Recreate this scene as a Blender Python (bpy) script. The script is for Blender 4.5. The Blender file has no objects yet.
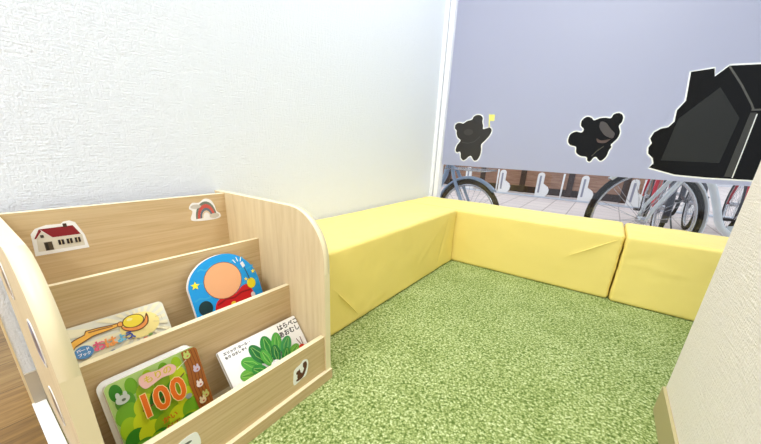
import bpy, bmesh, math, random
from mathutils import Vector, Matrix, noise
random.seed(7)
SC = bpy.context.scene
COL = SC.collection
PI = math.pi

# ------------------------------------------------------------------ camera
cam_d = bpy.data.cameras.new('camera'); cam = bpy.data.objects.new('camera', cam_d); COL.objects.link(cam)
YAW, PITCH, ROLL = -0.6096, 0.3269, 0.0428
fw = Vector((math.sin(YAW)*math.cos(PITCH), math.cos(YAW)*math.cos(PITCH), -math.sin(PITCH)))
rt = Vector((math.cos(YAW), -math.sin(YAW), 0)); up = rt.cross(fw)
r2 = rt*math.cos(ROLL)+up*math.sin(ROLL); u2 = -rt*math.sin(ROLL)+up*math.cos(ROLL)
M = Matrix((r2, u2, -fw)).transposed().to_4x4(); M.translation = (0.9497, -1.941, 0.6074)
cam.matrix_world = M
cam_d.sensor_width = 36; cam_d.lens = 36*309.54/761; cam_d.shift_y = 29.73/761; cam_d.clip_start = 0.01
SC.camera = cam

# ------------------------------------------------------------------ world, exposure, lamps
W = bpy.data.worlds.new('world'); SC.world = W; W.use_nodes = True
wb = W.node_tree.nodes['Background']; wb.inputs[0].default_value = (0.84, 0.91, 1.0, 1); wb.inputs[1].default_value = 1.15
SC.view_settings.view_transform = 'Standard'; SC.view_settings.look = 'None'
SC.view_settings.gamma = 1; SC.view_settings.exposure = 0.36; SC.view_settings.use_curve_mapping = False

def area(name, loc, sx, sy, power, col=(1, 1, 1), rot=(0, 0, 0)):
    l = bpy.data.lights.new(name, 'AREA'); l.shape = 'RECTANGLE'; l.size = sx; l.size_y = sy; l.energy = power; l.color = col
    o = bpy.data.objects.new(name, l); COL.objects.link(o); o.location = loc; o.rotation_euler = rot; return o
area('ceiling_lamp_light', (0.75, -0.75, 2.36), 1.2, 0.5, 19, (0.88, 0.95, 1.0))
area('ceiling_lamp_light', (0.6, -3.2, 2.36), 1.2, 0.5, 35, (0.9, 0.96, 1.0))

# ------------------------------------------------------------------ materials
def lin(c):
    return tuple(((v/255)/12.92 if v/255 <= 0.04045 else ((v/255+0.055)/1.055)**2.4) for v in c)+(1,)
def mat(name, c, rough=0.6, spec=0.3, metal=0.0, coat=0.0):
    m = bpy.data.materials.new(name); m.use_nodes = True
    b = m.node_tree.nodes['Principled BSDF']
    b.inputs['Base Color'].default_value = lin(c); b.inputs['Roughness'].default_value = rough
    b.inputs['Specular IOR Level'].default_value = spec; b.inputs['Metallic'].default_value = metal
    b.inputs['Coat Weight'].default_value = coat
    return m
def N(m, t, **kw):
    n = m.node_tree.nodes.new(t)
    for k, v in kw.items():
        if k in n.inputs: n.inputs[k].default_value = v
        else: setattr(n, k, v)
    return n
def L(m, a, b): m.node_tree.links.new(a, b)
def coords(m, scale, kind='Object', rot=(0, 0, 0)):
    t = N(m, 'ShaderNodeTexCoord'); mp = N(m, 'ShaderNodeMapping'); mp.inputs['Scale'].default_value = scale
    mp.inputs['Rotation'].default_value = rot
    L(m, t.outputs[kind], mp.inputs[0]); return mp.outputs[0]
def ramp(m, fac, stops):
    r = N(m, 'ShaderNodeValToRGB'); e = r.color_ramp.elements
    while len(e) < len(stops): e.new(0.5)
    for i, (p, c) in enumerate(stops): e[i].position = p; e[i].color = lin(c)
    L(m, fac, r.inputs[0]); return r.outputs[0]
def bump(m, h, strength, dist):
    b = N(m, 'ShaderNodeBump'); b.inputs['Strength'].default_value = strength; b.inputs['Distance'].default_value = dist
    L(m, h, b.inputs['Height']); L(m, b.outputs[0], m.node_tree.nodes['Principled BSDF'].inputs['Normal'])
def noise_n(m, vec, scale, detail=3, rough=0.5):
    n = N(m, 'ShaderNodeTexNoise'); n.inputs['Scale'].default_value = scale; n.inputs['Detail'].default_value = detail
    n.inputs['Roughness'].default_value = rough; L(m, vec, n.inputs['Vector']); return n.outputs[0]

def wood(name, c1, c2, c3, scale, rough=0.45):
    m = mat(name, c2, rough, 0.35)
    v = coords(m, scale)
    f = noise_n(m, v, 1.0, 5, 0.6)
    L(m, ramp(m, f, [(0.3, c1), (0.5, c2), (0.7, c3)]), m.node_tree.nodes['Principled BSDF'].inputs['Base Color'])
    bump(m, f, 0.08, 0.001); return m
G1, G2, G3 = (194, 165, 120), (208, 181, 138), (215, 191, 149)
wood_h = wood('pale ash board grain along', G1, G2, G3, (220, 5, 220))      # long axis y
wood_v = wood('pale ash board grain upright', (210, 186, 144), (221, 199, 158), (227, 207, 168), (70, 220, 5))
edge_band = mat('cream edge banding', (238, 224, 186), 0.4, 0.4)

def wallpaper(name, c, rot):
    m = mat(name, c, 0.75, 0.2)
    v = coords(m, (1, 1, 1))
    b = coords(m, (40, 28, 330)); c2 = coords(m, (60, 260, 36))
    n1 = noise_n(m, b, 1.0, 3); n2 = noise_n(m, c2, 1.0, 2); n3 = noise_n(m, v, 260, 3)
    ad = N(m, 'ShaderNodeMath', operation='ADD'); L(m, n1, ad.inputs[0]); L(m, n2, ad.inputs[1])
    ad2 = N(m, 'ShaderNodeMath', operation='ADD'); L(m, ad.outputs[0], ad2.inputs[0]); L(m, n3, ad2.inputs[1])
    bump(m, ad2.outputs[0], 0.8, 0.0018)
    return m
wall_mat = wallpaper('white woven wallpaper', (226, 231, 238), 0)
wall_cream = wallpaper('cream woven wallpaper', (245, 234, 224), 0)

def carpet_mat():
    m = mat('green loop carpet', (150, 178, 96), 0.95, 0.05)
    v = coords(m, (1, 1, 1))
    vo = N(m, 'ShaderNodeTexVoronoi'); vo.inputs['Scale'].default_value = 190; L(m, v, vo.inputs['Vector'])
    n1 = noise_n(m, v, 130, 4, 0.7); n2 = noise_n(m, v, 8, 2)
    mx = N(m, 'ShaderNodeMath', operation='MULTIPLY_ADD'); L(m, vo.outputs['Distance'], mx.inputs[0]); mx.inputs[1].default_value = -0.35; L(m, n1, mx.inputs[2])
    mx2 = N(m, 'ShaderNodeMath', operation='MULTIPLY_ADD'); L(m, n2, mx2.inputs[0]); mx2.inputs[1].default_value = 0.12; L(m, mx.outputs[0], mx2.inputs[2])
    L(m, ramp(m, mx2.outputs[0], [(0.22, (96, 118, 52)), (0.42, (166, 180, 110)), (0.58, (222, 229, 176))]), m.node_tree.nodes['Principled BSDF'].inputs['Base Color'])
    bump(m, mx.outputs[0], 0.9, 0.006)
    return m
carpet = carpet_mat()

def vinyl():
    m = mat('soft yellow vinyl leather', (253, 228, 132), 0.5, 0.3)
    v = coords(m, (1, 1, 1)); f = noise_n(m, v, 420, 3); g = noise_n(m, v, 14, 3)
    ad = N(m, 'ShaderNodeMath', operation='MULTIPLY_ADD'); L(m, g, ad.inputs[0]); ad.inputs[1].default_value = 3.0; L(m, f, ad.inputs[2])
    bump(m, ad.outputs[0], 0.25, 0.0016); return m
yellow = vinyl()

def planks():
    m = mat('brown wood plank floor', (170, 125, 80), 0.45, 0.35)
    v = coords(m, (1, 1, 1), rot=(0, 0, PI/2+0.0))
    br = N(m, 'ShaderNodeTexBrick'); L(m, v, br.inputs['Vector']); br.inputs['Scale'].default_value = 1
    br.inputs['Brick Width'].default_value = 0.9; br.inputs['Row Height'].default_value = 0.15; br.inputs['Mortar Size'].default_value = 0.0012
    br.inputs['Color1'].default_value = (0.45, 0.45, 0.45, 1); br.inputs['Color2'].default_value = (0.6, 0.6, 0.6, 1); br.inputs['Mortar'].default_value = (0.1, 0.1, 0.1, 1)
    g = noise_n(m, coords(m, (60, 5, 5)), 1, 6, 0.65)
    mx = N(m, 'ShaderNodeMath', operation='MULTIPLY'); L(m, br.outputs['Color'], mx.inputs[0]); L(m, g, mx.inputs[1])
    L(m, ramp(m, mx.outputs[0], [(0.1, (84, 58, 20)), (0.25, (136, 102, 48)), (0.4, (168, 134, 76))]), m.node_tree.nodes['Principled BSDF'].inputs['Base Color'])
    return m
plank_mat = planks()

def paving():
    m = mat('pale pink paving tiles', (226, 214, 212), 0.8, 0.2)
    v = coords(m, (1, 1, 1), rot=(0, 0, 0.0))
    br = N(m, 'ShaderNodeTexBrick'); L(m, v, br.inputs['Vector']); br.inputs['Scale'].default_value = 1; br.offset = 0
    br.inputs['Brick Width'].default_value = 0.3; br.inputs['Row Height'].default_value = 0.3; br.inputs['Mortar Size'].default_value = 0.007
    br.inputs['Color1'].default_value = lin((232, 218, 212)); br.inputs['Color2'].default_value = lin((222, 208, 204)); br.inputs['Mortar'].default_value = lin((180, 164, 160))
    L(m, br.outputs['Color'], m.node_tree.nodes['Principled BSDF'].inputs['Base Color']); return m
pave = paving()
brown_panel = wood('weathered brown boards', (132, 96, 76), (156, 118, 96), (180, 142, 118), (3, 3, 34), 0.8)
dark_brown = mat('dark brown painted timber', (62, 46, 42), 0.7, 0.2)
plaster = mat('pale exterior plaster', (214, 216, 222), 0.9, 0.1)

white_alu = mat('white aluminium', (238, 240, 246), 0.4, 0.5)
grey_alu = mat('grey window gasket', (150, 152, 166), 0.5, 0.4)
white_plain = mat('plain white paint', (244, 244, 242), 0.6, 0.2)
board_tan = mat('tan vinyl baseboard', (186, 172, 126), 0.6, 0.25)
board_grey = mat('grey beige baseboard', (186, 176, 158), 0.5, 0.3)
trim_cream = mat('cream edge trim', (226, 206, 164), 0.5, 0.3)

def film_mat():
    m = bpy.data.materials.new('frosted window film'); m.use_nodes = True; nt = m.node_tree; nt.nodes.clear()
    o = nt.nodes.new('ShaderNodeOutputMaterial'); t = nt.nodes.new('ShaderNodeBsdfTranslucent'); d = nt.nodes.new('ShaderNodeBsdfDiffuse'); g = nt.nodes.new('ShaderNodeBsdfGlossy')
    t.inputs[0].default_value = lin((229, 231, 243)); d.inputs[0].default_value = lin((202, 203, 214)); g.inputs['Roughness'].default_value = 0.35
    a = nt.nodes.new('ShaderNodeMixShader'); b = nt.nodes.new('ShaderNodeMixShader'); a.inputs[0].default_value = 0.22; b.inputs[0].default_value = 0.05
    nt.links.new(t.outputs[0], a.inputs[1]); nt.links.new(d.outputs[0], a.inputs[2]); nt.links.new(a.outputs[0], b.inputs[1]); nt.links.new(g.outputs[0], b.inputs[2]); nt.links.new(b.outputs[0], o.inputs[0])
    return m
film = film_mat()
def glass_mat(name, tint, refl=0.05):
    m = bpy.data.materials.new(name); m.use_nodes = True; nt = m.node_tree; nt.nodes.clear()
    o = nt.nodes.new('ShaderNodeOutputMaterial'); t = nt.nodes.new('ShaderNodeBsdfTransparent'); g = nt.nodes.new('ShaderNodeBsdfGlossy')
    t.inputs[0].default_value = tint; g.inputs['Roughness'].default_value = 0.02
    a = nt.nodes.new('ShaderNodeMixShader'); a.inputs[0].default_value = refl
    nt.links.new(t.outputs[0], a.inputs[1]); nt.links.new(g.outputs[0], a.inputs[2]); nt.links.new(a.outputs[0], o.inputs[0]); return m
glass = glass_mat('window glass', (0.97, 0.975, 0.98, 1), 0.02)
clear = glass_mat('clear plastic', (0.86, 0.85, 0.83, 1), 0.12)

ink = {}
def I(r, g, b, rough=0.35, spec=0.4):
    k = (r, g, b, rough)
    if k not in ink: ink[k] = mat('printed colour %d %d %d' % (r, g, b), (r, g, b), rough, spec)
    return ink[k]
STW = I(246, 246, 244)
sticker_black = mat('black printed vinyl', (9, 8, 7), 0.25, 0.18)

# ------------------------------------------------------------------ mesh helpers
def tag(o, label=None, cat=None, group=None, kind=None):
    if label: o['label'] = label
    if cat: o['category'] = cat
    if group: o['group'] = group
    if kind: o['kind'] = kind
    return o
def obj(name, bm, mats, parent=None, smooth=False, keep=False):
    me = bpy.data.meshes.new(name)
    if not keep: bmesh.ops.recalc_face_normals(bm, faces=bm.faces)
    bm.to_mesh(me); bm.free()
    for m in (mats if isinstance(mats, (list, tuple)) else [mats]): me.materials.append(m)
    if smooth:
        for p in me.polygons: p.use_smooth = True
    o = bpy.data.objects.new(name, me); COL.objects.link(o)
    if parent: o.parent = parent
    return o
def empty(name, loc=(0, 0, 0), rz=0):
    o = bpy.data.objects.new(name, None); COL.objects.link(o); o.location = loc; o.rotation_euler = (0, 0, rz); o.empty_display_size = 0.05; return o
def box(bm, lo, hi, bev=0.0, mi=0):
    r = bmesh.ops.create_cube(bm, size=1); vs = r['verts']
    for v in vs: v.co = Vector([lo[i]+(v.co[i]+0.5)*(hi[i]-lo[i]) for i in range(3)])
    fs = {f for v in vs for f in v.link_faces}
    for f in fs: f.material_index = mi
    if bev > 0:
        es = list({e for v in vs for e in v.link_edges}); bmesh.ops.bevel(bm, geom=es, offset=bev, segments=2, affect='EDGES', profile=0.5)
def newbox(name, lo, hi, m, parent=None, bev=0.0):
    bm = bmesh.new(); box(bm, lo, hi, bev); return obj(name, bm, m, parent)
def tube(bm, pts, r, seg=10, closed=False, mi=0):
    pts = [Vector(p) for p in pts]; n = len(pts); rings = []; rr = r if isinstance(r, (list, tuple)) else [r]*n
    prev = None
    for i in range(n):
        if closed: t = (pts[(i+1) % n]-pts[i-1])
        else: t = pts[min(i+1, n-1)]-pts[max(i-1, 0)]
        t.normalize()
        if prev is None: a = t.orthogonal().normalized()
        else: a = (prev-t*prev.dot(t)).normalized()
        prev = a; b = t.cross(a)
        rings.append([bm.verts.new(pts[i]+(a*math.cos(2*PI*k/seg)+b*math.sin(2*PI*k/seg))*rr[i]) for k in range(seg)])
    for i in range(n if closed else n-1):
        A, B = rings[i], rings[(i+1) % n]
        for k in range(seg):
            f = bm.faces.new((A[k], A[(k+1) % seg], B[(k+1) % seg], B[k])); f.material_index = mi; f.smooth = True
    if not closed:
        bm.faces.new(rings[0][::-1]).material_index = mi; bm.faces.new(rings[-1]).material_index = mi
def newtube(name, pts, r, m, parent=None, seg=10, closed=False):
    bm = bmesh.new(); tube(bm, pts, r, seg, closed); return obj(name, bm, m, parent)
def prism(name, prof, axis_lo, axis_hi, m, parent=None, side=None, bev=0):
    """profile in x,z swept along y; faces around the edge get material 1 when side is given"""
    bm = bmesh.new()
    a = [bm.verts.new((x, axis_lo, z)) for x, z in prof]; b = [bm.verts.new((x, axis_hi, z)) for x, z in prof]
    f1 = bm.faces.new(a); f2 = bm.faces.new(b[::-1]); n = len(prof)
    for i in range(n):
        f = bm.faces.new((a[i], b[i], b[(i+1) % n], a[(i+1) % n])); f.material_index = 1 if side else 0; f.smooth = 2 <= i <= n-4
    return obj(name, bm, [m, side] if side else m, parent)
def smooth_loop(pts, k=4):
    n = len(pts); out = []
    for i in range(n):
        p0, p1, p2, p3 = [Vector(pts[(i+j-1) % n]) for j in range(4)]
        for s in range(k):
            t = s/k
            out.append(0.5*((2*p1)+(-p0+p2)*t+(2*p0-5*p1+4*p2-p3)*t*t+(-p0+3*p1-3*p2+p3)*t**3))
    return [(v[0], v[1]) for v in out]
def offset_loop(pts, d):
    n = len(pts); A = sum(pts[i][0]*pts[(i+1) % n][1]-pts[(i+1) % n][0]*pts[i][1] for i in range(n)); s = 1 if A > 0 else -1; out = []
    for i in range(n):
        t = Vector(pts[(i+1) % n])-Vector(pts[i-1]); t.normalize() if t.length else None
        out.append((pts[i][0]+t[1]*d*s, pts[i][1]-t[0]*d*s))
    return out

class Art:
    """flat printed shapes in a local x,y plane, stacked outwards along z"""
    def __init__(s): s.bm = bmesh.new(); s.mats = []; s.z = 0.0
    def mi(s, m):
        if m not in s.mats: s.mats.append(m)
        return s.mats.index(m)
    def up(s, d=0.00012): s.z += d
    def poly(s, pts, m, z=None):
        s.up(); z = s.z if z is None else z
        A = sum(pts[i][0]*pts[(i+1) % len(pts)][1]-pts[(i+1) % len(pts)][0]*pts[i][1] for i in range(len(pts)))
        if A < 0: pts = pts[::-1]
        f = s.bm.faces.new([s.bm.verts.new((x, y, z)) for x, y in pts]); f.material_index = s.mi(m); return s
    def slab(s, pts, t, m, mside=None):
        """solid of thickness t whose front face is at z=0"""
        A = sum(pts[i][0]*pts[(i+1) % len(pts)][1]-pts[(i+1) % len(pts)][0]*pts[i][1] for i in range(len(pts)))
        if A < 0: pts = pts[::-1]
        a = [s.bm.verts.new((x, y, 0)) for x, y in pts]; b = [s.bm.verts.new((x, y, -t)) for x, y in pts]; n = len(pts)
        s.bm.faces.new(a).material_index = s.mi(m); s.bm.faces.new(b[::-1]).material_index = s.mi(m)
        for i in range(n): s.bm.faces.new((a[(i+1) % n], a[i], b[i], b[(i+1) % n])).material_index = s.mi(mside or m)
    def ell(s, cx, cy, rx, ry, m, rot=0, n=24):
        c, d = math.cos(rot), math.sin(rot)
        return s.poly([(cx+rx*math.cos(a)*c-ry*math.sin(a)*d, cy+rx*math.cos(a)*d+ry*math.sin(a)*c) for a in [2*PI*k/n for k in range(n)]], m)
    def stroke(s, pts, w, m):
        l = []; r = []
        for i in range(len(pts)):
            t = Vector(pts[min(i+1, len(pts)-1)])-Vector(pts[max(i-1, 0)]); t.normalize()
            l.append((pts[i][0]-t[1]*w/2, pts[i][1]+t[0]*w/2)); r.append((pts[i][0]+t[1]*w/2, pts[i][1]-t[0]*w/2))
        return s.poly(l+r[::-1], m)
    def star(s, cx, cy, R, m, rot=0):
        return s.poly([(cx+(R if k % 2 == 0 else R*0.45)*math.sin(k*PI/5+rot), cy+(R if k % 2 == 0 else R*0.45)*math.cos(k*PI/5+rot)) for k in range(10)], m)
    def text(s, body, x, y, size, m, rot=0, bold=0.0, sx=1.0):
        s.up()
        c = bpy.data.curves.new('t', 'FONT'); c.body = body; c.size = size; c.offset = bold; c.resolution_u = 3
        c.align_x = 'CENTER'; c.align_y = 'CENTER'
        o = bpy.data.objects.new('t', c); COL.objects.link(o); bpy.context.view_layer.update()
        me = bpy.data.meshes.new_from_object(o.evaluated_get(bpy.context.evaluated_depsgraph_get()))
        k = s.mi(m); ca, sa = math.cos(rot), math.sin(rot); base = [s.bm.verts.new((x+v.co.x*sx*ca-v.co.y*sa, y+v.co.x*sx*sa+v.co.y*ca, s.z)) for v in me.vertices]
        for p in me.polygons:
            try: f = s.bm.faces.new([base[i] for i in p.vertices]); f.material_index = k; f.normal_update(); (f.normal_flip() if f.normal.z < 0 else None)
            except ValueError: pass
        bpy.data.objects.remove(o); bpy.data.curves.remove(c); bpy.data.meshes.remove(me)
    def build(s, name, parent=None):
        return obj(name, s.bm, s.mats, parent, keep=True)
def place(o, X, Y, loc):
    X = Vector(X).normalized(); Y = Vector(Y).normalized(); Z = X.cross(Y)
    m = Matrix((X, Y, Z)).transposed().to_4x4(); m.translation = loc; o.matrix_world = m; return o

# ------------------------------------------------------------------ the setting
WX = -0.03          # face of the left wall
WY = 0.06           # plane of the window
def struct(o): o['kind'] = 'structure'; return o
struct(newbox('floor', (-2.6, -3.6, -0.16), (2.8, 0.03, -0.008), plank_mat))
cp = newbox('carpet', (WX+0.002, -1.9155, -0.0078), (2.6, 0.028, 0.0), carpet)
tag(cp, 'green speckled low pile carpet covering the play corner floor', 'carpet')
es = newbox('carpet_edging', (WX-0.0, -1.9395, -0.0078), (1.17, -1.916, 0.004), white_plain, bev=0.001)
tag(es, 'white edging strip between the green carpet and the brown planks', 'edging')
struct(newbox('wall_left', (-0.16, -1.935, -0.008), (WX, WY+0.03, 2.4), wall_mat))
struct(newbox('trim_1', (-0.16, -1.9385, -0.008), (WX+0.0015, -1.935, 2.4), trim_cream))
struct(newbox('baseboard_left', (WX, -1.935, -0.008), (WX+0.006, -0.335, 0.085), board_grey))
# right partition
wr = struct(newbox('wall_right', (1.1805, -3.4, -0.008), (1.30, -1.0172, 2.4), wall_cream))
struct(newbox('baseboard_right', (1.1735, -3.4, 0.0), (1.1805, -1.0172, 0.075), board_tan, bev=0.0008))
struct(newbox('baseboard_partition_end', (1.1805, -1.0172, 0.0), (1.30, -1.0105, 0.075), board_tan))
struct(newbox('wall_far_right', (2.6, -3.4, -0.008), (2.7, WY+0.03, 2.4), wall_mat))
struct(newbox('ceiling', (-2.6, -3.6, 2.4), (2.8, WY+0.05, 2.5), white_plain))
# window: frame, glass, sill
w1 = struct(empty('window_1', (0, 0, 0)))
newbox('window_frame', (WX, WY-0.045, 0.0), (WX+0.022, WY+0.05, 2.4), white_alu, w1, 0.002)
newbox('gasket', (WX+0.022, WY-0.02, 0.06), (WX+0.026, WY+0.03, 2.34), grey_alu, w1)
newbox('sash_stile', (WX+0.026, WY-0.032, 0.0), (WX+0.056, WY+0.03, 2.4), white_alu, w1, 0.002)
newbox('bottom_rail', (WX+0.056, WY-0.03, -0.16), (2.6, WY+0.03, 0.06), white_alu, w1, 0.002)
newbox('top_rail', (WX+0.056, WY-0.03, 2.32), (2.6, WY+0.03, 2.4), white_alu, w1, 0.002)
newbox('pane', (WX+0.05, WY-0.003, 0.055), (2.6, WY+0.003, 2.33), glass, w1)
bm = bmesh.new()
box(bm, (WX+0.057, WY-0.0045, 0.512), (2.59, WY-0.0036, 2.318))
fo = obj('window_film', bm, film); tag(fo, 'frosted translucent film covering the window glass above a clear strip', 'window film')

# ceiling lamps (fixtures for the lamps above)
lampm = bpy.data.materials.new('lit lamp diffuser'); lampm.use_nodes = True
lampm.node_tree.nodes['Principled BSDF'].inputs['Emission Color'].default_value = (1, 0.985, 0.95, 1); lampm.node_tree.nodes['Principled BSDF'].inputs['Emission Strength'].default_value = 3
for i, (y, lb) in enumerate(((-0.75, 'rectangular white ceiling lamp nearest the window'), (-3.2, 'rectangular white ceiling lamp furthest from the window'))):
    c = empty('ceiling_lamp', (0.75 if i == 0 else 0.6, y, 2.4)); tag(c, lb, 'lamp', 'ceiling lamps')
    newbox('housing', (-0.62, -0.27, -0.025), (0.62, 0.27, 0), white_plain, c, 0.004)
    newbox('diffuser', (-0.6, -0.25, -0.032), (0.6, 0.25, -0.0251), lampm, c)

# ------------------------------------------------------------------ outdoors
GZ = -0.16
struct(newbox('floor_outside', (-9, WY+0.05, GZ-0.1), (12, 14, GZ), pave))
wo = struct(empty('wall_outside', (0, 4.95, GZ)))
newbox('backing', (-7, 0.06, 0), (1.75, 0.14, 1.3), dark_brown, wo)
PX = [-3.62, -2.83, -2.04, -1.25, -0.43, 0.41, 1.25]
for i in range(len(PX)):
    x0 = PX[i]+0.05; x1 = (PX[i+1] if i+1 < len(PX) else 1.75)-0.05
    newbox('board_panel', (x0, 0.02, 0.13), (x1, 0.06, 1.25), brown_panel, wo)
    newbox('post', (PX[i]-0.05, 0.0, 0), (PX[i]+0.05, 0.07, 1.3), dark_brown, wo)
struct(newbox('wall_street_far', (-9, 12.6, GZ), (12, 12.9, 3.2), plaster))

struct(newbox('added_shade_canopy', (-5, WY+0.05, 2.0), (8, 1.15, 2.1), plaster))  # unseen canopy, added to darken the film towards its top
silver = mat('galvanised pale steel', (206, 214, 224), 0.35, 0.5, 0.3)
rack = empty('bicycle_rack', (0, 4.45, GZ)); tag(rack, 'long low silver bicycle rack with rounded wheel holders before brown boards', 'bicycle rack')
newbox('rail', (-4, -0.06, 0.0), (3.4, 0.03, 0.03), silver, rack, 0.006)
def holder(x):
    bm = bmesh.new(); out = []
    for k in range(13): a = PI*k/12; out.append((0.055*math.cos(a), 0.36+0.055*math.sin(a)))
    out += [(-0.055, 0.0), (0.12, 0.0), (0.155, 0.06), (0.16, 0.12), (0.135, 0.17), (0.09, 0.20), (0.055, 0.22)]
    n = len(out); a = [bm.verts.new((u, -0.02, z)) for u, z in out]; b = [bm.verts.new((u, 0.02, z)) for u, z in out]
    bm.faces.new(a); bm.faces.new(b[::-1])
    for i in range(n): bm.faces.new((a[i], b[i], b[(i+1) % n], a[(i+1) % n]))
    h = obj('wheel_holder', bm, white_plain, rack); h.location = (x, -0.03, 0.03)
    newbox('slot', (-0.018, -0.024, 0.06), (0.012, -0.0201, 0.36), grey_alu, h)
for x in (-2.05, -1.37, -0.69, -0.02, 0.66, 1.33, 2.0, 2.65): holder(x)
for x in (-0.78, 0.34, 1.45, 2.5): newtube('hoop_post', [(x, -0.035, 0.0), (x, -0.035, 0.45)], 0.014, white_plain, rack)

rubber = mat('grey brown tyre rubber', (64, 56, 46), 0.8, 0.2); rubber_k = mat('black tyre rubber', (22, 22, 22), 0.7, 0.2)
steel = mat('polished steel', (200, 202, 206), 0.25, 0.5, 0.8); chrome_d = mat('dark steel', (84, 88, 96), 0.4, 0.5, 0.6)
black_p = mat('black plastic', (28, 28, 30), 0.5, 0.4)
paint_white = mat('white bicycle paint', (232, 238, 240), 0.3, 0.5); paint_blue = mat('pale blue bicycle paint', (150, 172, 200), 0.3, 0.5)
paint_red = mat('red bicycle paint', (196, 30, 52), 0.3, 0.5); paint_dark = mat('dark bicycle paint', (38, 40, 52), 0.3, 0.5)
rod = lambda m: m
def ringpts(c, R, n=48, a0=0, a1=2*PI): return [(c[0]+R*math.cos(a0+(a1-a0)*k/n), c[1], c[2]+R*math.sin(a0+(a1-a0)*k/n)) for k in range(n)]
def wheel(parent, x, R, tyre_m, tw=0.02):
    bm = bmesh.new(); tube(bm, ringpts((0, 0, 0), R-tw, 56), tw, 10, True); t = obj('wheel', bm, tyre_m, parent); t.location = (x, 0, R)
    bm = bmesh.new(); tube(bm, ringpts((0, 0, 0), R-2*tw-0.004, 56), 0.011, 8, True); obj('rim', bm, steel, t)
    bm = bmesh.new(); tube(bm, [(0, -0.045, 0), (0, -0.03, 0), (0, 0.03, 0), (0, 0.045, 0)], [0.012, 0.024, 0.024, 0.012], 12); obj('hub', bm, steel, t)
    proto = None
    for k in range(28):
        a = 2*PI*k/28
        if proto is None:
            bm = bmesh.new(); tube(bm, [(0.0, 0.028, 0.02), (0.05, 0.0, R-2*tw-0.008)], 0.0013, 5); s = obj('spoke', bm, steel, t); proto = s
        else:
            s = proto.copy(); COL.objects.link(s); s.parent = t
        s.rotation_euler = (0, a, 0); s.scale = (1 if k % 2 else -1, -1 if (k//2) % 2 else 1, 1)
    return t
def bicycle(label, loc, rz, R, frame_m, tyre_m, guard_m, Lw=1.08, lean=0.0, basket=True, group=None, fork_m=None, steer=0.0):
    """origin under the FRONT hub, the bike extends to -x; faces +x"""
    b = empty('bicycle', loc, rz); b.rotation_euler = (lean, 0, rz); tag(b, label, 'bicycle', group)
    wheel(b, 0, R, tyre_m); wheel(b, -Lw, R, tyre_m)
    hd = Vector((-0.22, 0, R+0.36)); ht = Vector((-0.25, 0, R+0.47)); bb = Vector((-Lw+0.42, 0, 0.28)); st = Vector((-Lw+0.27, 0, R+0.34)); rh = Vector((-Lw, 0, R))
    bm = bmesh.new()
    ct = [(-0.14, R+0.40), (-0.22, R+0.36), (-R+0.03, R+0.27), (-R-0.05, R+0.12), (-R-0.10, R+0.01), (-R-0.18, 0.30), (bb.x, 0.28), (bb.x-0.1, 0.28)]
    cur = [(x, 0, z) for x, z in smooth_loop(ct, 4)[4:25]]
    tube(bm, cur, 0.021, 10); tube(bm, [bb, st], 0.016, 10); tube(bm, [hd, ht], 0.02, 10)
    for s in (-1, 1):
        tube(bm, [bb+Vector((0, 0.03*s, 0)), rh+Vector((0, 0.055*s, 0))], 0.01, 8); tube(bm, [st+Vector((0, 0.02*s, -0.03)), rh+Vector((0, 0.055*s, 0))], 0.008, 8)
    obj('frame', bm, frame_m, b)
    bm = bmesh.new()
    for s in (-1, 1): tube(bm, [(0, 0.052*s, R), (-0.03, 0.052*s, R+0.1), (-0.13, 0.048*s, R+0.28), (-0.155, 0.035*s, R+0.335), (-0.17, 0.0, R+0.35)], [0.009, 0.011, 0.014, 0.015, 0.016], 10)
    tube(bm, [(-0.17, 0, R+0.34), ht], 0.015, 10); obj('fork', bm, fork_m or frame_m, b)
    for x0, a0, a1 in ((0, 0.25*PI, 1.08*PI), (-Lw, 0.12*PI, 1.1*PI)):
        bm = bmesh.new(); n = 26; Rg = R+0.014; rows = []
        for k in range(n+1):
            a = a0+(a1-a0)*k/n; rows.append([bm.verts.new((x0+(Rg+d)*math.cos(a), y, R+(Rg+d)*math.sin(a))) for y, d in ((-0.028, -0.012), (-0.02, 0.002), (0, 0.008), (0.02, 0.002), (0.028, -0.012))])
        for k in range(n):
            for j in range(4): bm.faces.new((rows[k][j], rows[k][j+1], rows[k+1][j+1], rows[k+1][j])).smooth = True
        g = obj('mudguard', bm, guard_m, b); so = g.modifiers.new('s', 'SOLIDIFY'); so.thickness = 0.0015
        for s in (-1, 1): newtube('stay', [(x0, 0.05*s, R), (x0-(0.5*R if x0 == 0 else 0.9*R), 0.028*s, R+(0.86*R if x0 == 0 else 0.35*R))], 0.003, steel, g, 6)
    sp = newtube('seat_post', [st, st+Vector((-0.045, 0, 0.17))], 0.0125, steel, b)
    bm = bmesh.new(); sc = st+Vector((-0.05, 0, 0.19))
    prof = [(-0.13, 0.085, 0.03), (-0.08, 0.1, 0.035), (0, 0.06, 0.03), (0.08, 0.025, 0.024), (0.13, 0.012, 0.012)]
    rings = [[bm.verts.new((sc.x+x, sc.y+w*math.cos(2*PI*k/12), sc.z+h*math.sin(2*PI*k/12))) for k in range(12)] for x, w, h in prof]
    for i in range(len(rings)-1):
        for k in range(12): bm.faces.new((rings[i][k], rings[i][(k+1) % 12], rings[i+1][(k+1) % 12], rings[i+1][k])).smooth = True
    bm.faces.new(rings[0]); bm.faces.new(rings[-1]); obj('saddle', bm, black_p, b)
    newtube('handlebar', [(-0.42, -0.27, R+0.60), (-0.30, -0.24, R+0.61), (-0.25, -0.12, R+0.59), (-0.265, 0, R+0.56), (-0.25, 0.12, R+0.59), (-0.30, 0.24, R+0.61), (-0.42, 0.27, R+0.60)], 0.011, steel, b)
    newtube('stem', [ht, (-0.265, 0, R+0.56)], 0.013, steel, b)
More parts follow.
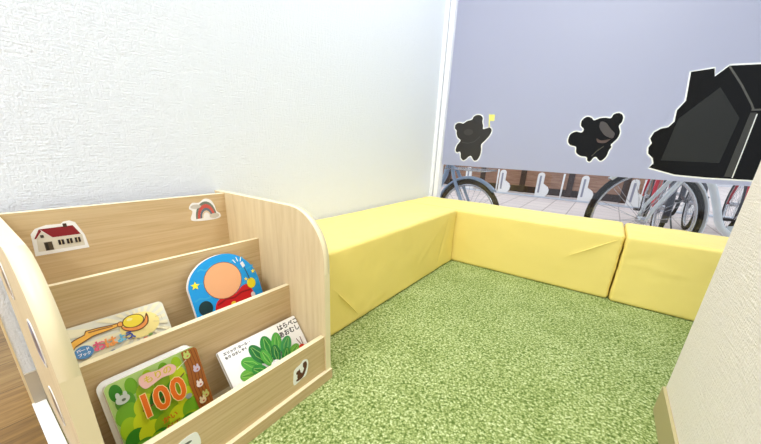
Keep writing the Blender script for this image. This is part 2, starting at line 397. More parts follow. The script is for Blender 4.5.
    for s in (-1, 1): newtube('grip', [(-0.32, 0.245*s, R+0.608), (-0.43, 0.272*s, R+0.60)], 0.016, black_p, b)
    # crank, chain guard, pedals
    bm = bmesh.new(); tube(bm, [bb+Vector((0, -0.05, 0)), bb+Vector((0, -0.045, 0))], 0.085, 28); obj('chainwheel', bm, chrome_d, b)
    bm = bmesh.new(); tube(bm, [bb+Vector((0.1, -0.062, 0.02)), bb+Vector((-0.1, -0.06, 0.05)), rh+Vector((0.02, -0.06, 0.04))], [0.05, 0.045, 0.03], 8)
    for v in bm.verts: v.co.y = -0.055+(v.co.y+0.055)*0.15
    obj('chain_guard', bm, guard_m, b)
    for s in (-1, 1):
        cr = newtube('crank', [bb+Vector((0, 0.07*s, 0)), bb+Vector((0.13*s, 0.08*s, -0.08*s))], 0.009, steel, b)
        q = bb+Vector((0.13*s, 0.12*s, -0.08*s)); newbox('pedal', (q.x-0.045, q.y-0.04, q.z-0.012), (q.x+0.045, q.y+0.04, q.z+0.012), black_p, cr, 0.004)
    newtube('kickstand', [rh+Vector((0.02, -0.07, -0.02)), (rh.x-0.03, -0.13, 0.07), (rh.x+0.10, -0.16, 0.008)], 0.007, chrome_d, b)
    # rear carrier
    bm = bmesh.new(); z = 2*R+0.07
    tube(bm, [(-Lw+0.2, 0.05, z), (-Lw-0.2, 0.06, z), (-Lw-0.22, 0, z), (-Lw-0.2, -0.06, z), (-Lw+0.2, -0.05, z)], 0.005, 6)
    for s in (-1, 1): tube(bm, [(-Lw-0.1, 0.06*s, z), (-Lw, 0.06*s, R)], 0.004, 6)
    for k in range(4): tube(bm, [(-Lw-0.15+0.1*k, -0.055, z), (-Lw-0.15+0.1*k, 0.055, z)], 0.003, 6)
    obj('carrier', bm, steel, b)
    if basket:
        bm = bmesh.new(); z0, z1 = 2*R+0.07, 2*R+0.33; x0, x1 = -0.18, 0.14
        def rect(z, g): return [(x0-g*0.1, -0.12-g, z), (x1+g, -0.12-g, z), (x1+g, 0.12+g, z), (x0-g*0.1, 0.12+g, z)]
        for k in range(7):
            t = k/6; tube(bm, rect(z0+(z1-z0)*t, 0.045*t), 0.0045 if k in (0, 6) else 0.002, 6, True)
        lo, hi = rect(z0, 0), rect(z1, 0.045)
        for e in range(4):
            for j in range(9):
                t = j/8; A = Vector(lo[e]).lerp(Vector(lo[(e+1) % 4]), t); B = Vector(hi[e]).lerp(Vector(hi[(e+1) % 4]), t); tube(bm, [A, B], 0.002, 5)
        for j in range(7):
            x = x0+(x1-x0)*(j+0.5)/7; tube(bm, [(x, -0.12, z0), (x, 0.12, z0)], 0.002, 5)
        obj('basket', bm, steel, b)
    return b
# near bike behind the right-hand glass strip: faces left, front wheel in view
bicycle('white framed bicycle right outside the glass behind the long yellow block', (1.203, 0.84, GZ), PI+0.42, 0.36, paint_white, rubber_k, paint_white, basket=True)
bicycle('pale blue bicycle with silver basket just outside the left end of the window', (0.085, 0.50, GZ), -0.16, 0.278, paint_blue, rubber, paint_blue, Lw=0.98)
bicycle('red bicycle in the rack seen through the wheel of the white framed bicycle', (1.42, 3.25, GZ), PI/2+0.03, 0.31, paint_red, rubber_k, paint_dark, basket=True)
bicycle('black bicycle parked in the rack between two red bicycles', (1.80, 4.05, GZ), PI/2, 0.31, paint_dark, rubber_k, paint_dark)
bicycle('red bicycle in the rack at the far right beside the partition edge', (2.18, 3.25, GZ), PI/2-0.02, 0.31, paint_red, rubber_k, paint_dark)
bicycle('dark bicycle at the far right beyond the white bicycle', (2.75, 2.9, GZ), PI/2-0.05, 0.31, paint_dark, rubber_k, paint_white)

# ------------------------------------------------------------------ stickers on the film
FY = WY-0.0046
def fsticker(name, label, outline, cat='sticker', b=0.0055, k=4, extra=None, base=None):
    a = Art(); pts = smooth_loop(outline, k) if k else outline
    a.slab(offset_loop(pts, b), 0.0004, STW); a.poly(pts, base or sticker_black)
    if extra: extra(a)
    o = a.build(name); place(o, (1, 0, 0), (0, 0, 1), (0, FY-0.0006, 0)); tag(o, label, cat); return o
bear1 = [(0.093, 0.738), (0.094, 0.758), (0.110, 0.769), (0.130, 0.768), (0.146, 0.766), (0.170, 0.780), (0.198, 0.787), (0.207, 0.804), (0.226, 0.813), (0.249, 0.810), (0.264, 0.795), (0.264, 0.775), (0.272, 0.752), (0.274, 0.734), (0.292, 0.737), (0.313, 0.742), (0.327, 0.728), (0.320, 0.700), (0.296, 0.668), (0.276, 0.645), (0.280, 0.615), (0.278, 0.585), (0.266, 0.556), (0.247, 0.548), (0.232, 0.562), (0.222, 0.575), (0.206, 0.571), (0.192, 0.556), (0.174, 0.546), (0.156, 0.560), (0.150, 0.588), (0.142, 0.598), (0.126, 0.592), (0.114, 0.606), (0.120, 0.636), (0.140, 0.665), (0.118, 0.684), (0.108, 0.708), (0.106, 0.724)]
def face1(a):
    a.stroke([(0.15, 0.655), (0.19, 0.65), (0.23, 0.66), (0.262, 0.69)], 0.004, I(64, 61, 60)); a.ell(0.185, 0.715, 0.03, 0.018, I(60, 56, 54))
fl = Art()
fl.slab([(0.298, 0.815), (0.334, 0.813), (0.334, 0.778), (0.309, 0.779), (0.313, 0.742), (0.306, 0.742)], 0.0004, I(232, 226, 140)); fl.poly([(0.300, 0.812), (0.331, 0.81), (0.331, 0.782), (0.306, 0.783)], I(238, 230, 120))
bs = fsticker('bear_sticker', 'small black bear sticker waving a yellow flag at left of the window', bear1, extra=face1, base=I(46, 43, 41))
fp = fl.build('flag', bs); fp['label'] = 'yellow flag held up by the bear'
bear2 = [(0.737, 0.690), (0.744, 0.712), (0.765, 0.723), (0.790, 0.719), (0.797, 0.735), (0.781, 0.752), (0.780, 0.777), (0.797, 0.793), (0.818, 0.789), (0.832, 0.777), (0.855, 0.786), (0.880, 0.788), (0.900, 0.786), (0.908, 0.803), (0.930, 0.808), (0.947, 0.792), (0.948, 0.768), (0.940, 0.750), (0.951, 0.722), (0.948, 0.695), (0.935, 0.674), (0.928, 0.663), (0.932, 0.652), (0.926, 0.636), (0.921, 0.606), (0.905, 0.585), (0.890, 0.592), (0.880, 0.602), (0.868, 0.597), (0.858, 0.578), (0.845, 0.583), (0.838, 0.600), (0.810, 0.604), (0.787, 0.620), (0.780, 0.648), (0.755, 0.655), (0.740, 0.670)]
def face_sheen2(a):  # grey-brown patches paint a sheen onto the black vinyl
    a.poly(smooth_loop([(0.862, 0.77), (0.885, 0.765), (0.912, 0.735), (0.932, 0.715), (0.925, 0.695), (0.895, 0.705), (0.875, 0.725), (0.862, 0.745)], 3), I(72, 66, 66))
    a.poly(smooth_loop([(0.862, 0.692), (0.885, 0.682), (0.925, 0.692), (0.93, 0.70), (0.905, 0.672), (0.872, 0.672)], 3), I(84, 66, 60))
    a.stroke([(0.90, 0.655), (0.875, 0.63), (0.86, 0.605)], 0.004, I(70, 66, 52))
fsticker('bear_sticker', 'black round eared bear sticker leaning sideways at the middle of the window', bear2, extra=face_sheen2)
house = [(1.100, 0.565), (1.112, 0.585), (1.104, 0.608), (1.082, 0.628), (1.076, 0.655), (1.084, 0.675), (1.073, 0.695), (1.080, 0.722), (1.100, 0.738), (1.125, 0.745), (1.140, 0.768), (1.136, 0.815), (1.156, 0.853), (1.142, 0.966), (1.213, 0.973), (1.222, 0.942), (1.255, 0.979), (1.62, 0.965), (1.80, 0.83), (1.78, 0.54), (1.30, 0.536), (1.20, 0.540)]
def lines(a):
    a.poly([(1.135, 0.60), (1.15, 0.78), (1.25, 0.90), (1.34, 0.78), (1.33, 0.60)], I(23, 23, 18))
    a.stroke([(1.255, 0.977), (1.31, 0.905), (1.36, 0.83), (1.372, 0.808)], 0.006, I(84, 82, 78)); a.stroke([(1.365, 0.81), (1.45, 0.812), (1.60, 0.806)], 0.007, I(84, 82, 78))
    a.poly([(1.36, 0.545), (1.365, 0.80), (1.382, 0.80), (1.382, 0.545)], I(58, 57, 54)); a.stroke([(1.385, 0.795), (1.386, 0.67), (1.386, 0.541)], 0.004, I(225, 226, 226))
fsticker('house_sticker', 'large black house and bush sticker at the right of the window', house, k=0, b=0.006, extra=lines)

# ------------------------------------------------------------------ yellow blocks
def seg_dist(p, a, b):
    ab = b-a; t = max(0, min(1, (p-a).dot(ab)/ab.length_squared)); return (p-(a+ab*t)).length, t
def cushion(name, label, lo, hi, creases=(), seed=0, r=0.015):
    lo, hi = Vector(lo), Vector(hi); S = hi-lo; bm = bmesh.new()
    def ticks(s):
        n = max(3, int((s-2*r)/(0.009 if s > 0.5 else 0.012))); t = [r*(1-math.cos(a)) for a in [PI/2*k/5 for k in range(5)]]
        return t+[r+(s-2*r)*k/n for k in range(n+1)]+[s-x for x in t[::-1]]
    T = [ticks(s) for s in S]; cache = {}
    def vert(i, j, k):
        key = (i, j, k)
        if key not in cache:
            p = Vector((T[0][i], T[1][j], T[2][k])); q = Vector([min(max(p[d], r), S[d]-r) for d in range(3)]); d = p-q
            nrm = d.normalized() if d.length else Vector((0, 0, 1)); p = q+nrm*r
            f = 1
            for d_ in range(3): 
                pass
            off = 0.0022*noise.noise((p+Vector((seed*3.1, 0, 0)))*9)+0.0009*noise.noise((p+Vector((seed, 2, 0)))*31)
            e = min(p.x, S.x-p.x) if S.x > S.y else min(p.y, S.y-p.y)
            off += 0.003*math.exp(-e/0.06)*noise.noise(Vector((p.x*14, p.y*14, p.z*30+seed)))
            for a, b, amp, w in creases:
                dd, t = seg_dist(p+lo, Vector(a), Vector(b)); x = dd/w; off += amp*math.exp(-x*x)*math.sin(PI*(0.1+0.8*t))
            if p.z < 0.004: off = 0
            cache[key] = bm.verts.new(p+nrm*off)
        return cache[key]
    nx, ny, nz = len(T[0])-1, len(T[1])-1, len(T[2])-1
    for i in range(nx):
        for j in range(ny):
            for k in (0, nz): bm.faces.new((vert(i, j, k), vert(i+1, j, k), vert(i+1, j+1, k), vert(i, j+1, k)))
        for k in range(nz):
            for j in (0, ny): bm.faces.new((vert(i, j, k), vert(i+1, j, k), vert(i+1, j, k+1), vert(i, j, k+1)))
    for j in range(ny):
        for k in range(nz):
            for i in (0, nx): bm.faces.new((vert(i, j, k), vert(i, j+1, k), vert(i, j+1, k+1), vert(i, j, k+1)))
    o = obj(name, bm, yellow, smooth=True); o.location = lo
    for a, b, amp, w in creases:
        if 0.0027 <= amp <= 0.003:
            A, B = Vector(a)-lo, Vector(b)-lo; outw = Vector((1, 0, 0)) if S.y > S.x else Vector((0, -1, 0)); n = 12
            newtube('fold_welt', [A.lerp(B, k/n)+outw*(0.0002+0.0025*math.sin(PI*k/n)) for k in range(n+1)], [0.0006+0.0022*math.sin(PI*k/n) for k in range(n+1)], yellow, o, 8)
    tag(o, label, 'cushion block', 'yellow cushion blocks edging the play corner'); return o
D = 0.322
cushion('cushion_block', 'yellow vinyl cushion block along the white left wall beside the bookshelf', (WX+0.008, -1.41, 0.0), (D, -D-0.004, 0.302),
        [((D, -1.31, 0.19), (D, -1.16, 0.02), 0.0028, 0.005), ((D, -1.16, 0.02), (D, -0.95, 0.07), 0.0022, 0.006), ((D, -0.42, 0.28), (D, -0.52, 0.02), -0.003, 0.01), ((D, -0.5, 0.25), (D, -0.75, 0.08), 0.002, 0.012), ((0.27, -0.45, 0.302), (0.2, -0.36, 0.302), -0.002, 0.01)], 1)
cushion('cushion_block', 'long yellow vinyl cushion block under the window reaching into the wall corner', (WX+0.004, -D, 0.0), (1.066, WY-0.05, 0.30),
        [((0.86, -D, 0.15), (1.045, -D, 0.275), 0.0028, 0.005), ((1.04, -D, 0.27), (1.045, -D, 0.02), -0.002, 0.005), ((0.36, -D, 0.25), (0.42, -D, 0.05), 0.0015, 0.01)], 2)
cushion('cushion_block', 'yellow vinyl cushion block under the window running behind the cream partition', (1.071, -D-0.012, 0.0), (2.15, WY-0.055, 0.30),
        [((1.1, -D-0.012, 0.19), (1.3, -D-0.012, 0.17), 0.002, 0.006)], 3)

# ------------------------------------------------------------------ bookshelf
sh = empty('bookshelf', (0, 0, 0)); tag(sh, 'pale wooden front facing kids bookshelf with stickers against the left wall', 'bookshelf')
XF, XB = 0.449, WX+0.009
ctl = [(XF, 0.27), (XF+0.0005, 0.31), (XF, 0.34), (0.4455, 0.369), (0.436, 0.395), (0.419, 0.420), (0.393, 0.443), (0.362, 0.457), (0.325, 0.4615), (0.28, 0.4615)]
prof = [(XB, 0.018), (XF, 0.018)]+smooth_loop(ctl, 4)[4:33]+[(0.10, 0.461), (XB, 0.460)]
prof = [p for i, p in enumerate(prof) if i == 0 or (Vector(p)-Vector(prof[i-1])).length > 1e-5]
prism('side_panel', prof, -1.4555, -1.438, wood_v, sh, edge_band)
prism('side_panel', prof, -1.9145, -1.893, wood_v, sh, edge_band)
YL, YR = -1.893, -1.4555
def panel(name, x0, x1, z0, z1, tilt=0.0, mi=wood_h):
    bm = bmesh.new(); box(bm, (x0, YL, z0), (x1, YR, z1))
    for f in bm.faces:
        f.normal_update()
        if f.normal.z > 0.9: f.material_index = 1
    return obj(name, bm, [mi, edge_band], sh)
panel('back_panel', 0.018, 0.034, 0.018, 0.457)
panel('divider', 0.178, 0.190, 0.10, 0.349)
panel('divider', 0.300, 0.3135, 0.018, 0.243)
panel('front_panel', 0.4315, 0.4445, 0.030, 0.135)
panel('shelf_board', 0.034, 0.178, 0.235, 0.247); panel('shelf_board', 0.190, 0.300, 0.130, 0.142); panel('shelf_board', 0.3135, 0.4315, 0.030, 0.040)
bm = bmesh.new(); box(bm, (XB, -1.9145, 0.0), (0.4545, -1.438, 0.030))
for f in bm.faces:
    f.normal_update()
    if f.normal.z > 0.9: f.material_index = 1
obj('base_board', bm, [wood_h, edge_band], sh)

def sticker(name, label, fn, origin, X=(0, 1, 0), Y=(0, 0, 1)):
    a = Art(); fn(a); o = a.build(name); place(o, X, Y, origin); tag(o, label, 'sticker'); return o
def s_house(a):   # mm in local, centre of the sticker
    a.slab([(-.042, -.030), (-.039, .016), (-.031, .026), (-.014, .031), (.008, .030), (.012, .034), (.022, .035), (.030, .030), (.040, .000), (.042, -.030)], 0.0005, STW)
    a.poly([(-.036, -.022), (-.033, .006), (-.024, .020), (-.010, .004), (.036, .002), (.036, -.023)], I(222, 216, 200))
    a.poly([(-.026, .024), (.025, .024), (.034, .003), (-.010, .004), (-.023, .0215)], I(140, 26, 38)); a.poly([(-.026, .024), (-.036, .006), (-.034, .005), (-.023, .020)], I(140, 26, 38))
    a.poly([(.010, .022), (.010, .030), (.016, .030), (.016, .022)], I(70, 50, 40))
    a.poly([(-.025, -.022), (-.025, -.004), (-.013, -.004), (-.013, -.022)], I(86, 74, 58)); a.poly([(-.0235, -.021), (-.0235, -.006), (-.0195, -.006), (-.0195, -.021)], I(48, 44, 40))
    a.poly([(-.027, .006), (-.027, .012), (-.022, .012), (-.022, .006)], I(70, 60, 50))
    for x in (-.004, .009, .022): a.poly([(x, -.014), (x, -.003), (x+.009, -.003), (x+.009, -.014)], I(40, 30, 30)); a.stroke([(x+.0045, -.014), (x+.0045, -.003)], .0012, I(220, 200, 160))
sticker('house_sticker', 'small white house with dark red roof sticker on the back panel, left', s_house, (0.0346, -1.821, 0.396))
def s_rain(a):
    a.slab(smooth_loop([(-.042, -.022), (-.036, .002), (-.044, .012), (-.034, .026), (-.016, .025), (.000, .034), (.016, .030), (.026, .014), (.030, -.004), (.040, -.014), (.036, -.026), (.0, -.028)], 4), 0.0005, STW)
    def arc(R, w, m): 
        a.poly([(R*math.cos(t)*.82, -.020+R*math.sin(t)*1.3) for t in [PI*k/16 for k in range(17)]]+[((R-w)*math.cos(t)*.82, -.020+(R-w)*math.sin(t)*1.3) for t in [PI*k/16 for k in range(16, -1, -1)]], m)
    arc(.036, .006, I(120, 130, 116)); arc(.030, .008, I(208, 92, 84)); arc(.022, .006, I(104, 116, 130)); arc(.016, .004, I(226, 206, 176))
    a.ell(-.026, .015, .014, .006, I(206, 200, 190)); a.ell(.022, -.017, .014, .007, I(206, 200, 186))
sticker('rainbow_sticker', 'rainbow and clouds sticker on the back panel top, right', s_rain, (0.0346, -1.515, 0.413))
def s_sq(a):
    a.slab(smooth_loop([(-.022, -.026), (-.022, .002), (-.018, .016), (.000, .022), (.010, .028), (.022, .022), (.024, .004), (.016, -.020), (.004, -.022)], 4), 0.0005, STW)
    br = I(92, 44, 28)
    a.poly(smooth_loop([(-.012, -.020), (.004, -.020), (.014, -.008), (.020, .010), (.016, .021), (.008, .020), (.007, .010), (.010, .004), (.004, -.006), (-.002, -.008)], 4), br)
    a.ell(-.004, -.010, .0075, .011, br, 0.2); a.ell(-.008, .003, .0065, .0055, br); a.poly([(-.007, .006), (-.005, .013), (-.003, .006)], br); a.ell(-.010, -.017, .006, .0035, br)
sticker('squirrel_sticker', 'small brown squirrel sticker on the low front panel, right', s_sq, (0.4451, -1.5365, 0.0785))
def s_white(a):
    a.slab(smooth_loop([(-.020, -.020), (-.022, .006), (-.008, .016), (.014, .018), (.022, .008), (.020, -.020)], 4), 0.0005, STW); a.ell(.002, .004, .008, .003, I(120, 124, 120)); a.ell(-.004, -.010, .010, .006, I(190, 186, 170))
sticker('pebble_sticker', 'white sticker on the low front panel at the bottom edge of the photo', s_white, (0.4451, -1.797, 0.088))
def s_side(c):
    def f(a):
        a.slab(smooth_loop([(-.031, -.03), (-.034, .01), (-.015, .033), (.018, .033), (.034, .01), (.031, -.026), (0, -.033)], 4), 0.0012, STW)
        a.poly(smooth_loop([(-.028, -.026), (-.031, .008), (-.013, .030), (.016, .030), (.031, .009), (.028, -.023)], 4), c); a.ell(0, 0, .018, .014, I(110, 90, 80))
    return f
for lb, c, x, z in (('sticker with lilac centre on the outer left side of the bookshelf, upper front', I(130, 124, 150), 0.345, 0.325), ('tan centred sticker on the outer left side of the bookshelf, upper rear', I(170, 140, 104), 0.165, 0.37), ('sticker with brown centre low on the outer left side of the bookshelf', I(150, 122, 90), 0.26, 0.16)):
    sticker('animal_sticker', lb, s_side(c), (x, -1.9146-0.0014, z), (1, 0, 0), (0, 0, 1))

# ------------------------------------------------------------------ books
def rrect(w, h, r, n=5):
    out = []
    for cx, cy, a0 in ((w/2-r, h-r, 0), (-w/2+r, h-r, PI/2), (-w/2+r, r, PI), (w/2-r, r, 1.5*PI)):
        for k in range(n+1): a = a0+PI/2*k/n; out.append((cx+r*math.cos(a), cy+r*math.sin(a)))
    return out
def book(label, xt, yc, zt, lean, roll, h, t, shape, cover, page=(240, 236, 226), back=None):
    """front face top centre at (xt,yc,zt). art coordinates: metres from the top centre, +x right, y down negative"""
    b = empty('board_book'); tag(b, label, 'book')
    V = Vector((-math.sin(lean), 0, math.cos(lean))); U = Vector((0, 1, 0)); U2 = U*math.cos(roll)-V*math.sin(roll); V2 = U*math.sin(roll)+V*math.cos(roll)
    org = Vector((xt, yc, zt))-V2*h; place(b, U2, V2, org)
    pg = Art(); pg.slab(offset_loop(shape, -0.0008), t-0.003, I(*page), I(*page)); o = pg.build('page_block', b); o.location = (0, 0, -0.0015)
    bc = Art(); bc.slab(back or shape, 0.0014, STW); o = bc.build('back_cover', b); o.location = (0, 0, -t+0.0014)
    c = Art(); cover(c, h); o = c.build('front_cover', b)
    return b
def y_(h, pts): return [(x/1000, h+y/1000) for x, y in pts]

# 1 green forest book
def c_green(a, h):
    a.slab(rrect(0.150, h, 0.010), 0.0015, I(176, 206, 120), STW)
    def P(pts, m, k=0): q = y_(h, pts); a.poly(smooth_loop(q, k) if k else q, m)
    def E(x, y, rx, ry, m, rot=0): a.ell(x/1000, h+y/1000, rx/1000, ry/1000, m, rot)
    gs = [(52, 132, 30), (112, 172, 34), (158, 196, 30), (200, 214, 30), (84, 152, 36), (142, 178, 24)]
    rows = [(-12, 16, 9, [(-62, 0), (-40, 1), (-14, 2), (12, 1), (34, 2)]), (-34, 19, 14, [(-54, 4), (-24, 2), (4, 5), (30, 3)]), (-58, 22, 18, [(-56, 1), (-30, 3), (-6, 0), (20, 4), (36, 2)]), (-84, 23, 18, [(-60, 2), (-38, 3), (-14, 1), (8, 5), (34, 3)]),
            (-108, 22, 20, [(-56, 0), (-34, 3), (-10, 5), (14, 3), (38, 1)]), (-132, 22, 20, [(-50, 4), (-24, 0), (2, 2), (28, 5)]), (-152, 22, 18, [(-56, 1), (-30, 5), (-4, 3), (24, 0)])]
    for y, ry, rx, its in rows:
        for x, g in its:
            rx2 = min(rx, 74+x); E(x, max(y-8, -h*1000+ry+2), rx2, ry, I(*gs[g]))
    P([(46, -1), (70, -1), (74, -6), (74.5, -60), (74.5, -h*1000+4), (48, -h*1000+2), (45, -110), (43, -70), (46, -38)], I(158, 92, 34))
    for x in (51, 57, 63, 69): a.stroke(y_(h, [(x, -4), (x+2, -40), (x-1.5, -80), (x+1, -120), (x, -160)]), 0.0014, I(124, 64, 22))
    for x, y, c in ((54, -12, (190, 206, 110)), (63, -46, (206, 190, 206)), (60, -78, (244, 226, 214)), (64, -104, (200, 200, 110)), (56, -112, (230, 210, 160))):
        E(x, y, 6.5, 6, I(*c)); E(x-3, y+6, 2, 4, I(*c)); E(x+3, y+6, 2, 4, I(*c)); E(x+1, y-1, 2, 1.6, I(196, 96, 70))
    a.stroke(y_(h, [(30, -28), (50, -18)]), 0.0009, I(236, 236, 226))
    E(-57, -33, 10, 8, I(196, 204, 196)); E(-62, -24, 3, 6, I(196, 204, 196)); E(-52, -25, 3, 5, I(196, 204, 196)); E(-56, -34, 3, 2.4, I(96, 110, 90))
    E(35, -88, 6, 5, I(150, 160, 150))
    P([(-30, -22), (-27, -10), (-14, -8), (0, -12), (18, -10), (27, -15), (30, -24), (22, -31), (4, -29), (-12, -33), (-24, -34)], I(240, 190, 182), 4)
    a.text('もりの', 0.000, h-0.0205, 0.0155, I(222, 196, 60), 0.02, 0.0004)
    a.stroke(y_(h, [(-38, -70), (-10, -66), (20, -52), (40, -40)]), 0.0022, I(120, 70, 30))
    for body, x in (('1', -31), ('0', -6), ('0', 22)):
        a.text(body, x/1000, h-0.066, 0.062 if body != '1' else 0.060, I(250, 222, 150), 0.0, 0.0032, 0.82); a.text(body, x/1000, h-0.066, 0.062 if body != '1' else 0.060, I(228, 108, 16), 0.0, 0.0018, 0.82)
    a.text('かい', -0.004, h-0.107, 0.013, I(206, 112, 20), 0.05, 0.0004); a.text('だて', -0.002, h-0.124, 0.013, I(166, 84, 22), 0.05, 0.0004)
hg = (0.204-0.0405)/math.cos(0.313)-0.005
book('forest green board book with orange number 100 and tree trunk edge, front row left', 0.335, -1.789, 0.204, 0.313, -0.006, hg, 0.015, rrect(0.152, hg, 0.011), c_green, back=[(x-0.006, y+0.006 if y > 0.05 else y) for x, y in rrect(0.152, hg, 0.014)])

# 2 white book with the big green leaves
def c_white(a, h):
    a.slab(rrect(0.212, h, 0.004), 0.0015, I(246, 244, 240), STW)
    a.text('はらぺこ', 0.077, h-0.0145, 0.0165, I(40, 34, 40), -0.02, 0.0005, 0.98); a.text('あおむし', 0.073, h-0.0325, 0.0165, I(40, 34, 40), 0.0, 0.0005, 0.98)
    a.text('エリック･カール･･', -0.064, h-0.0105, 0.0078, I(40, 36, 40), 0.0, 0.00035); a.text('もり ひさし やく', -0.070, h-0.0205, 0.0072, I(40, 36, 40), 0.0, 0.00035)
    gr = [(46, 132, 52), (78, 160, 60), (34, 112, 52), (104, 170, 62), (60, 146, 80)]
    def P(pts, m): a.poly(smooth_loop(y_(h, pts), 4), m)
    # a generic bunch of broad leaves
    lv = [(-62, -80, 15, 24, 1.25, 3), (-50, -60, 16, 26, 0.8, 1), (-28, -46, 15, 28, 0.35, 2), (0, -42, 16, 29, -0.05, 0), (26, -44, 14, 27, -0.35, 1), (46, -60, 14, 25, -0.75, 4), (60, -82, 12, 20, -1.1, 3), (-40, -82, 13, 20, 0.9, 0), (-14, -64, 12, 22, 0.2, 1), (12, -66, 12, 22, -0.2, 2), (34, -82, 12, 20, -0.6, 0)]
    for x, y, rx, ry, rot, g in lv:
        if h*1000+y-ry < 3: ry = h*1000+y-3
        a.ell(x/1000, h+y/1000, rx/1000, ry/1000, I(*gr[g]), rot); c, s = math.cos(rot), math.sin(rot)
        for o_ in (-0.4, 0, 0.4):
            a.stroke([((x-s*ry*t/1+c*rx*o_*(1-abs(t)))/1000, h+(y+c*ry*t+s*rx*o_*(1-abs(t)))/1000) for t in (-0.8, 0, 0.8)], 0.0011, I(150, 196, 96) if o_ else I(24, 92, 40))
    a.ell(0.0, h-0.096, 0.016, 0.018, I(246, 244, 240)); a.ell(0.083, h-0.088, 0.011, 0.011, I(206, 58, 36))
    a.stroke(y_(h, [(84, -78), (78, -58)]), 0.002, I(110, 50, 40)); a.stroke(y_(h, [(89, -79), (90, -58)]), 0.002, I(110, 50, 40))
lw = 0.66
hw = (0.159-0.0405)/math.cos(lw)-0.0105
book('white board book with green leaves and black Japanese title, front row right', 0.332, -1.566, 0.159, lw, 0.005, hw, 0.013, rrect(0.212, hw, 0.004), c_white, page=(206, 196, 182))

# 3 pale book with the ladle
def c_ladle(a, h):
    a.slab(rrect(0.168, h, 0.009), 0.0015, I(226, 224, 206), STW); 
    cx, cy = 34, -36
    for k in range(20):   # printed sun rays
        a0 = 2*PI*k/20; a1 = a0+PI/20
        def hit(an):
            dx, dy = math.cos(an), math.sin(an); ts = []
            if dx > 0: ts.append((81-cx)/dx)
            if dx < 0: ts.append((-81-cx)/dx)
            if dy > 0: ts.append((-2.5-cy)/dy)
            if dy < 0: ts.append((-h*1000+3-cy)/dy)
            t = min(ts); return (cx+dx*t, cy+dy*t)
        a.poly(y_(h, [(cx, cy), hit(a0), hit(a1)]), I(240, 232, 196))
    a.ell(cx/1000, h+cy/1000, 0.034, 0.026, I(250, 232, 150))
    def P(pts, m, k=4): q = y_(h, pts); a.poly(smooth_loop(q, k) if k else q, m)
    OUT = I(112, 70, 32)
    P([(-84, -34), (-66, -24), (-50, -20), (-47, -14), (-30, -15), (-8, -18), (4, -18), (4, -25), (-8, -27), (-40, -29), (-66, -38), (-76, -48), (-82, -48)], OUT, 0)
    P([(-82, -36), (-66, -26), (-50, -22), (-46, -16), (-30, -17), (-8, -20), (3, -20), (3, -24), (-8, -25.5), (-40, -27), (-66, -36), (-75, -46), (-81, -46)], I(244, 184, 74), 0)
    P([(-44, -18), (-30, -18.4), (-8, -20.5), (-8, -22.5), (-30, -21), (-44, -20.4)], I(150, 96, 50), 0)
    a.ell(.004, h-.0225, .0055, .0055, OUT); a.ell(.004, h-.0225, .004, .004, I(244, 170, 80))
    a.ell(.025, h-.024, .0185, .0135, OUT); a.ell(.025, h-.024, .0168, .012, I(246, 222, 60)); a.ell(.020, h-.019, .005, .003, I(252, 240, 150))
    P([(3, -27), (12, -33), (26, -36), (40, -31), (47, -20), (50, -16), (51, -26), (46, -39), (32, -46), (16, -44), (6, -36)], OUT); P([(5, -29), (14, -35), (28, -38), (41, -33), (48, -22), (48, -30), (43, -39), (31, -44), (17, -42), (7, -35)], I(240, 152, 74))
    a.ell(-.0585, h-.0515, .0135, .0120, I(84, 142, 196)); a.text('ボード', -.0585, h-.0475, 0.0062, I(250, 250, 250), 0.0, 0.0002); a.text('ブック', -.0585, h-.0555, 0.0062, I(250, 250, 250), 0.0, 0.0002)
    for ch, x, c in (('お', -37, (232, 100, 130)), ('は', -20, (244, 160, 80)), ('よ', -3, (110, 190, 220)), ('う', 10, (60, 84, 160)), ('、', 21, (90, 110, 190))):
        a.text(ch, x/1000+.001, h-.0505, .020 if x < -10 else .0165, I(*c), 0.0, 0.0008)
    for x, y, c in ((-20, -68, (50, 70, 130)), (-30, -72, (50, 70, 130)), (16, -70, (226, 120, 60)), (34, -66, (230, 130, 90)), (44, -62, (130, 170, 90)), (-52, -74, (150, 90, 50))): a.ell(x/1000, h+y/1000, .004, .0025, I(*c))
    a.stroke(y_(h, [(62, -30), (72, -30), (72, -40)]), .0008, I(190, 170, 130)); a.stroke(y_(h, [(56, -38), (66, -42)]), .0008, I(190, 170, 130))
ho = (0.266-0.1425)/math.cos(0.524)-0.007
book('pale board book with an orange ladle and colourful title, back row left', 0.205, -1.801, 0.266, 0.524, 0.018, ho, 0.012, rrect(0.168, ho, 0.009), c_ladle)

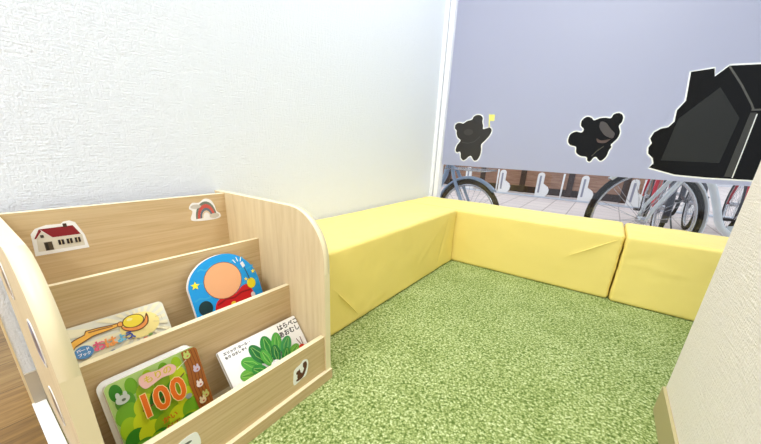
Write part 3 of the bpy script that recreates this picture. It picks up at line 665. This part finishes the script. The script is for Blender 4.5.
# 4 blue round topped book
def c_blue_shape(h):
    arc = [(-88, -68), (-84, -56), (-76, -42), (-62, -28), (-44, -17), (-22, -10.5), (2, -8.5), (24, -12), (44, -22), (60, -36), (73, -54), (81, -72), (86, -95)]
    q = smooth_loop(y_(h, [(-90, -78)]+arc+[(87.5, -110)]), 3)[3:-5]
    return q+[(0.088, 0.004), (0.084, 0.0), (-0.084, 0.0), (-0.088, 0.004)]
def c_blue(a, h):
    a.slab(c_blue_shape(h), 0.0015, I(26, 158, 232), STW)
    def P(pts, m): a.poly(smooth_loop(y_(h, pts), 3), m)
    for k, (y, c) in enumerate(((-34, (60, 176, 232)), (-62, (50, 170, 230)), (-100, (54, 172, 230)))):
        w = (58, 80, 82)[k]; a.stroke(y_(h, [(-w+2*w*j/14, y+3.5*math.sin(j*1.9)) for j in range(15)]), .004, I(*c))
    # plain coloured shapes: a pale orange disc over red hills
    P([(-45, -140), (-34, -118), (-10, -112), (14, -116), (34, -104), (52, -104), (60, -122), (62, -140), (60, -180), (-46, -180)], I(208, 34, 38))
    a.ell(-.006, h-.0735, .0475, .0465, I(120, 70, 40)); a.ell(-.006, h-.0735, .0462, .0452, I(238, 176, 128))
    a.stroke(y_(h, [(-36, -128), (-14, -121), (8, -125), (30, -118), (54, -120)]), .004, I(150, 28, 34))
    a.ell(.062, h-.104, .012, .014, I(240, 222, 40)); a.ell(.002, h-.137, .006, .004, I(240, 200, 60))
    a.ell(-.064, h-.124, .016, .018, I(30, 62, 66)); a.ell(-.070, h-.146, .012, .010, I(50, 120, 110)); a.ell(.058, h-.136, .006, .008, I(240, 226, 230))
    a.star(-.072, h-.064, .0105, I(248, 236, 60), .2); a.star(.075, h-.075, .0065, I(248, 236, 60), .1); a.star(.050, h-.089, .0055, I(244, 226, 100), .3)
    for p in ([(30, -30), (35, -40)], [(40, -26), (42, -38)], [(52, -30), (48, -40)]): a.stroke(y_(h, p), .0022, I(240, 248, 250))
    a.poly(y_(h, [(46, -44), (54, -41), (58, -54), (50, -58)]), I(226, 232, 236)); a.stroke(y_(h, [(54, -58), (60, -92)]), .002, I(60, 70, 90))
hb = (0.345-0.1425)/math.cos(0.268)-0.0035
book('blue round topped board book with pale orange disc and yellow stars, back row right', 0.205, -1.581, 0.345, 0.268, -0.027, hb, 0.011, c_blue_shape(hb), c_blue, page=(236, 228, 226))
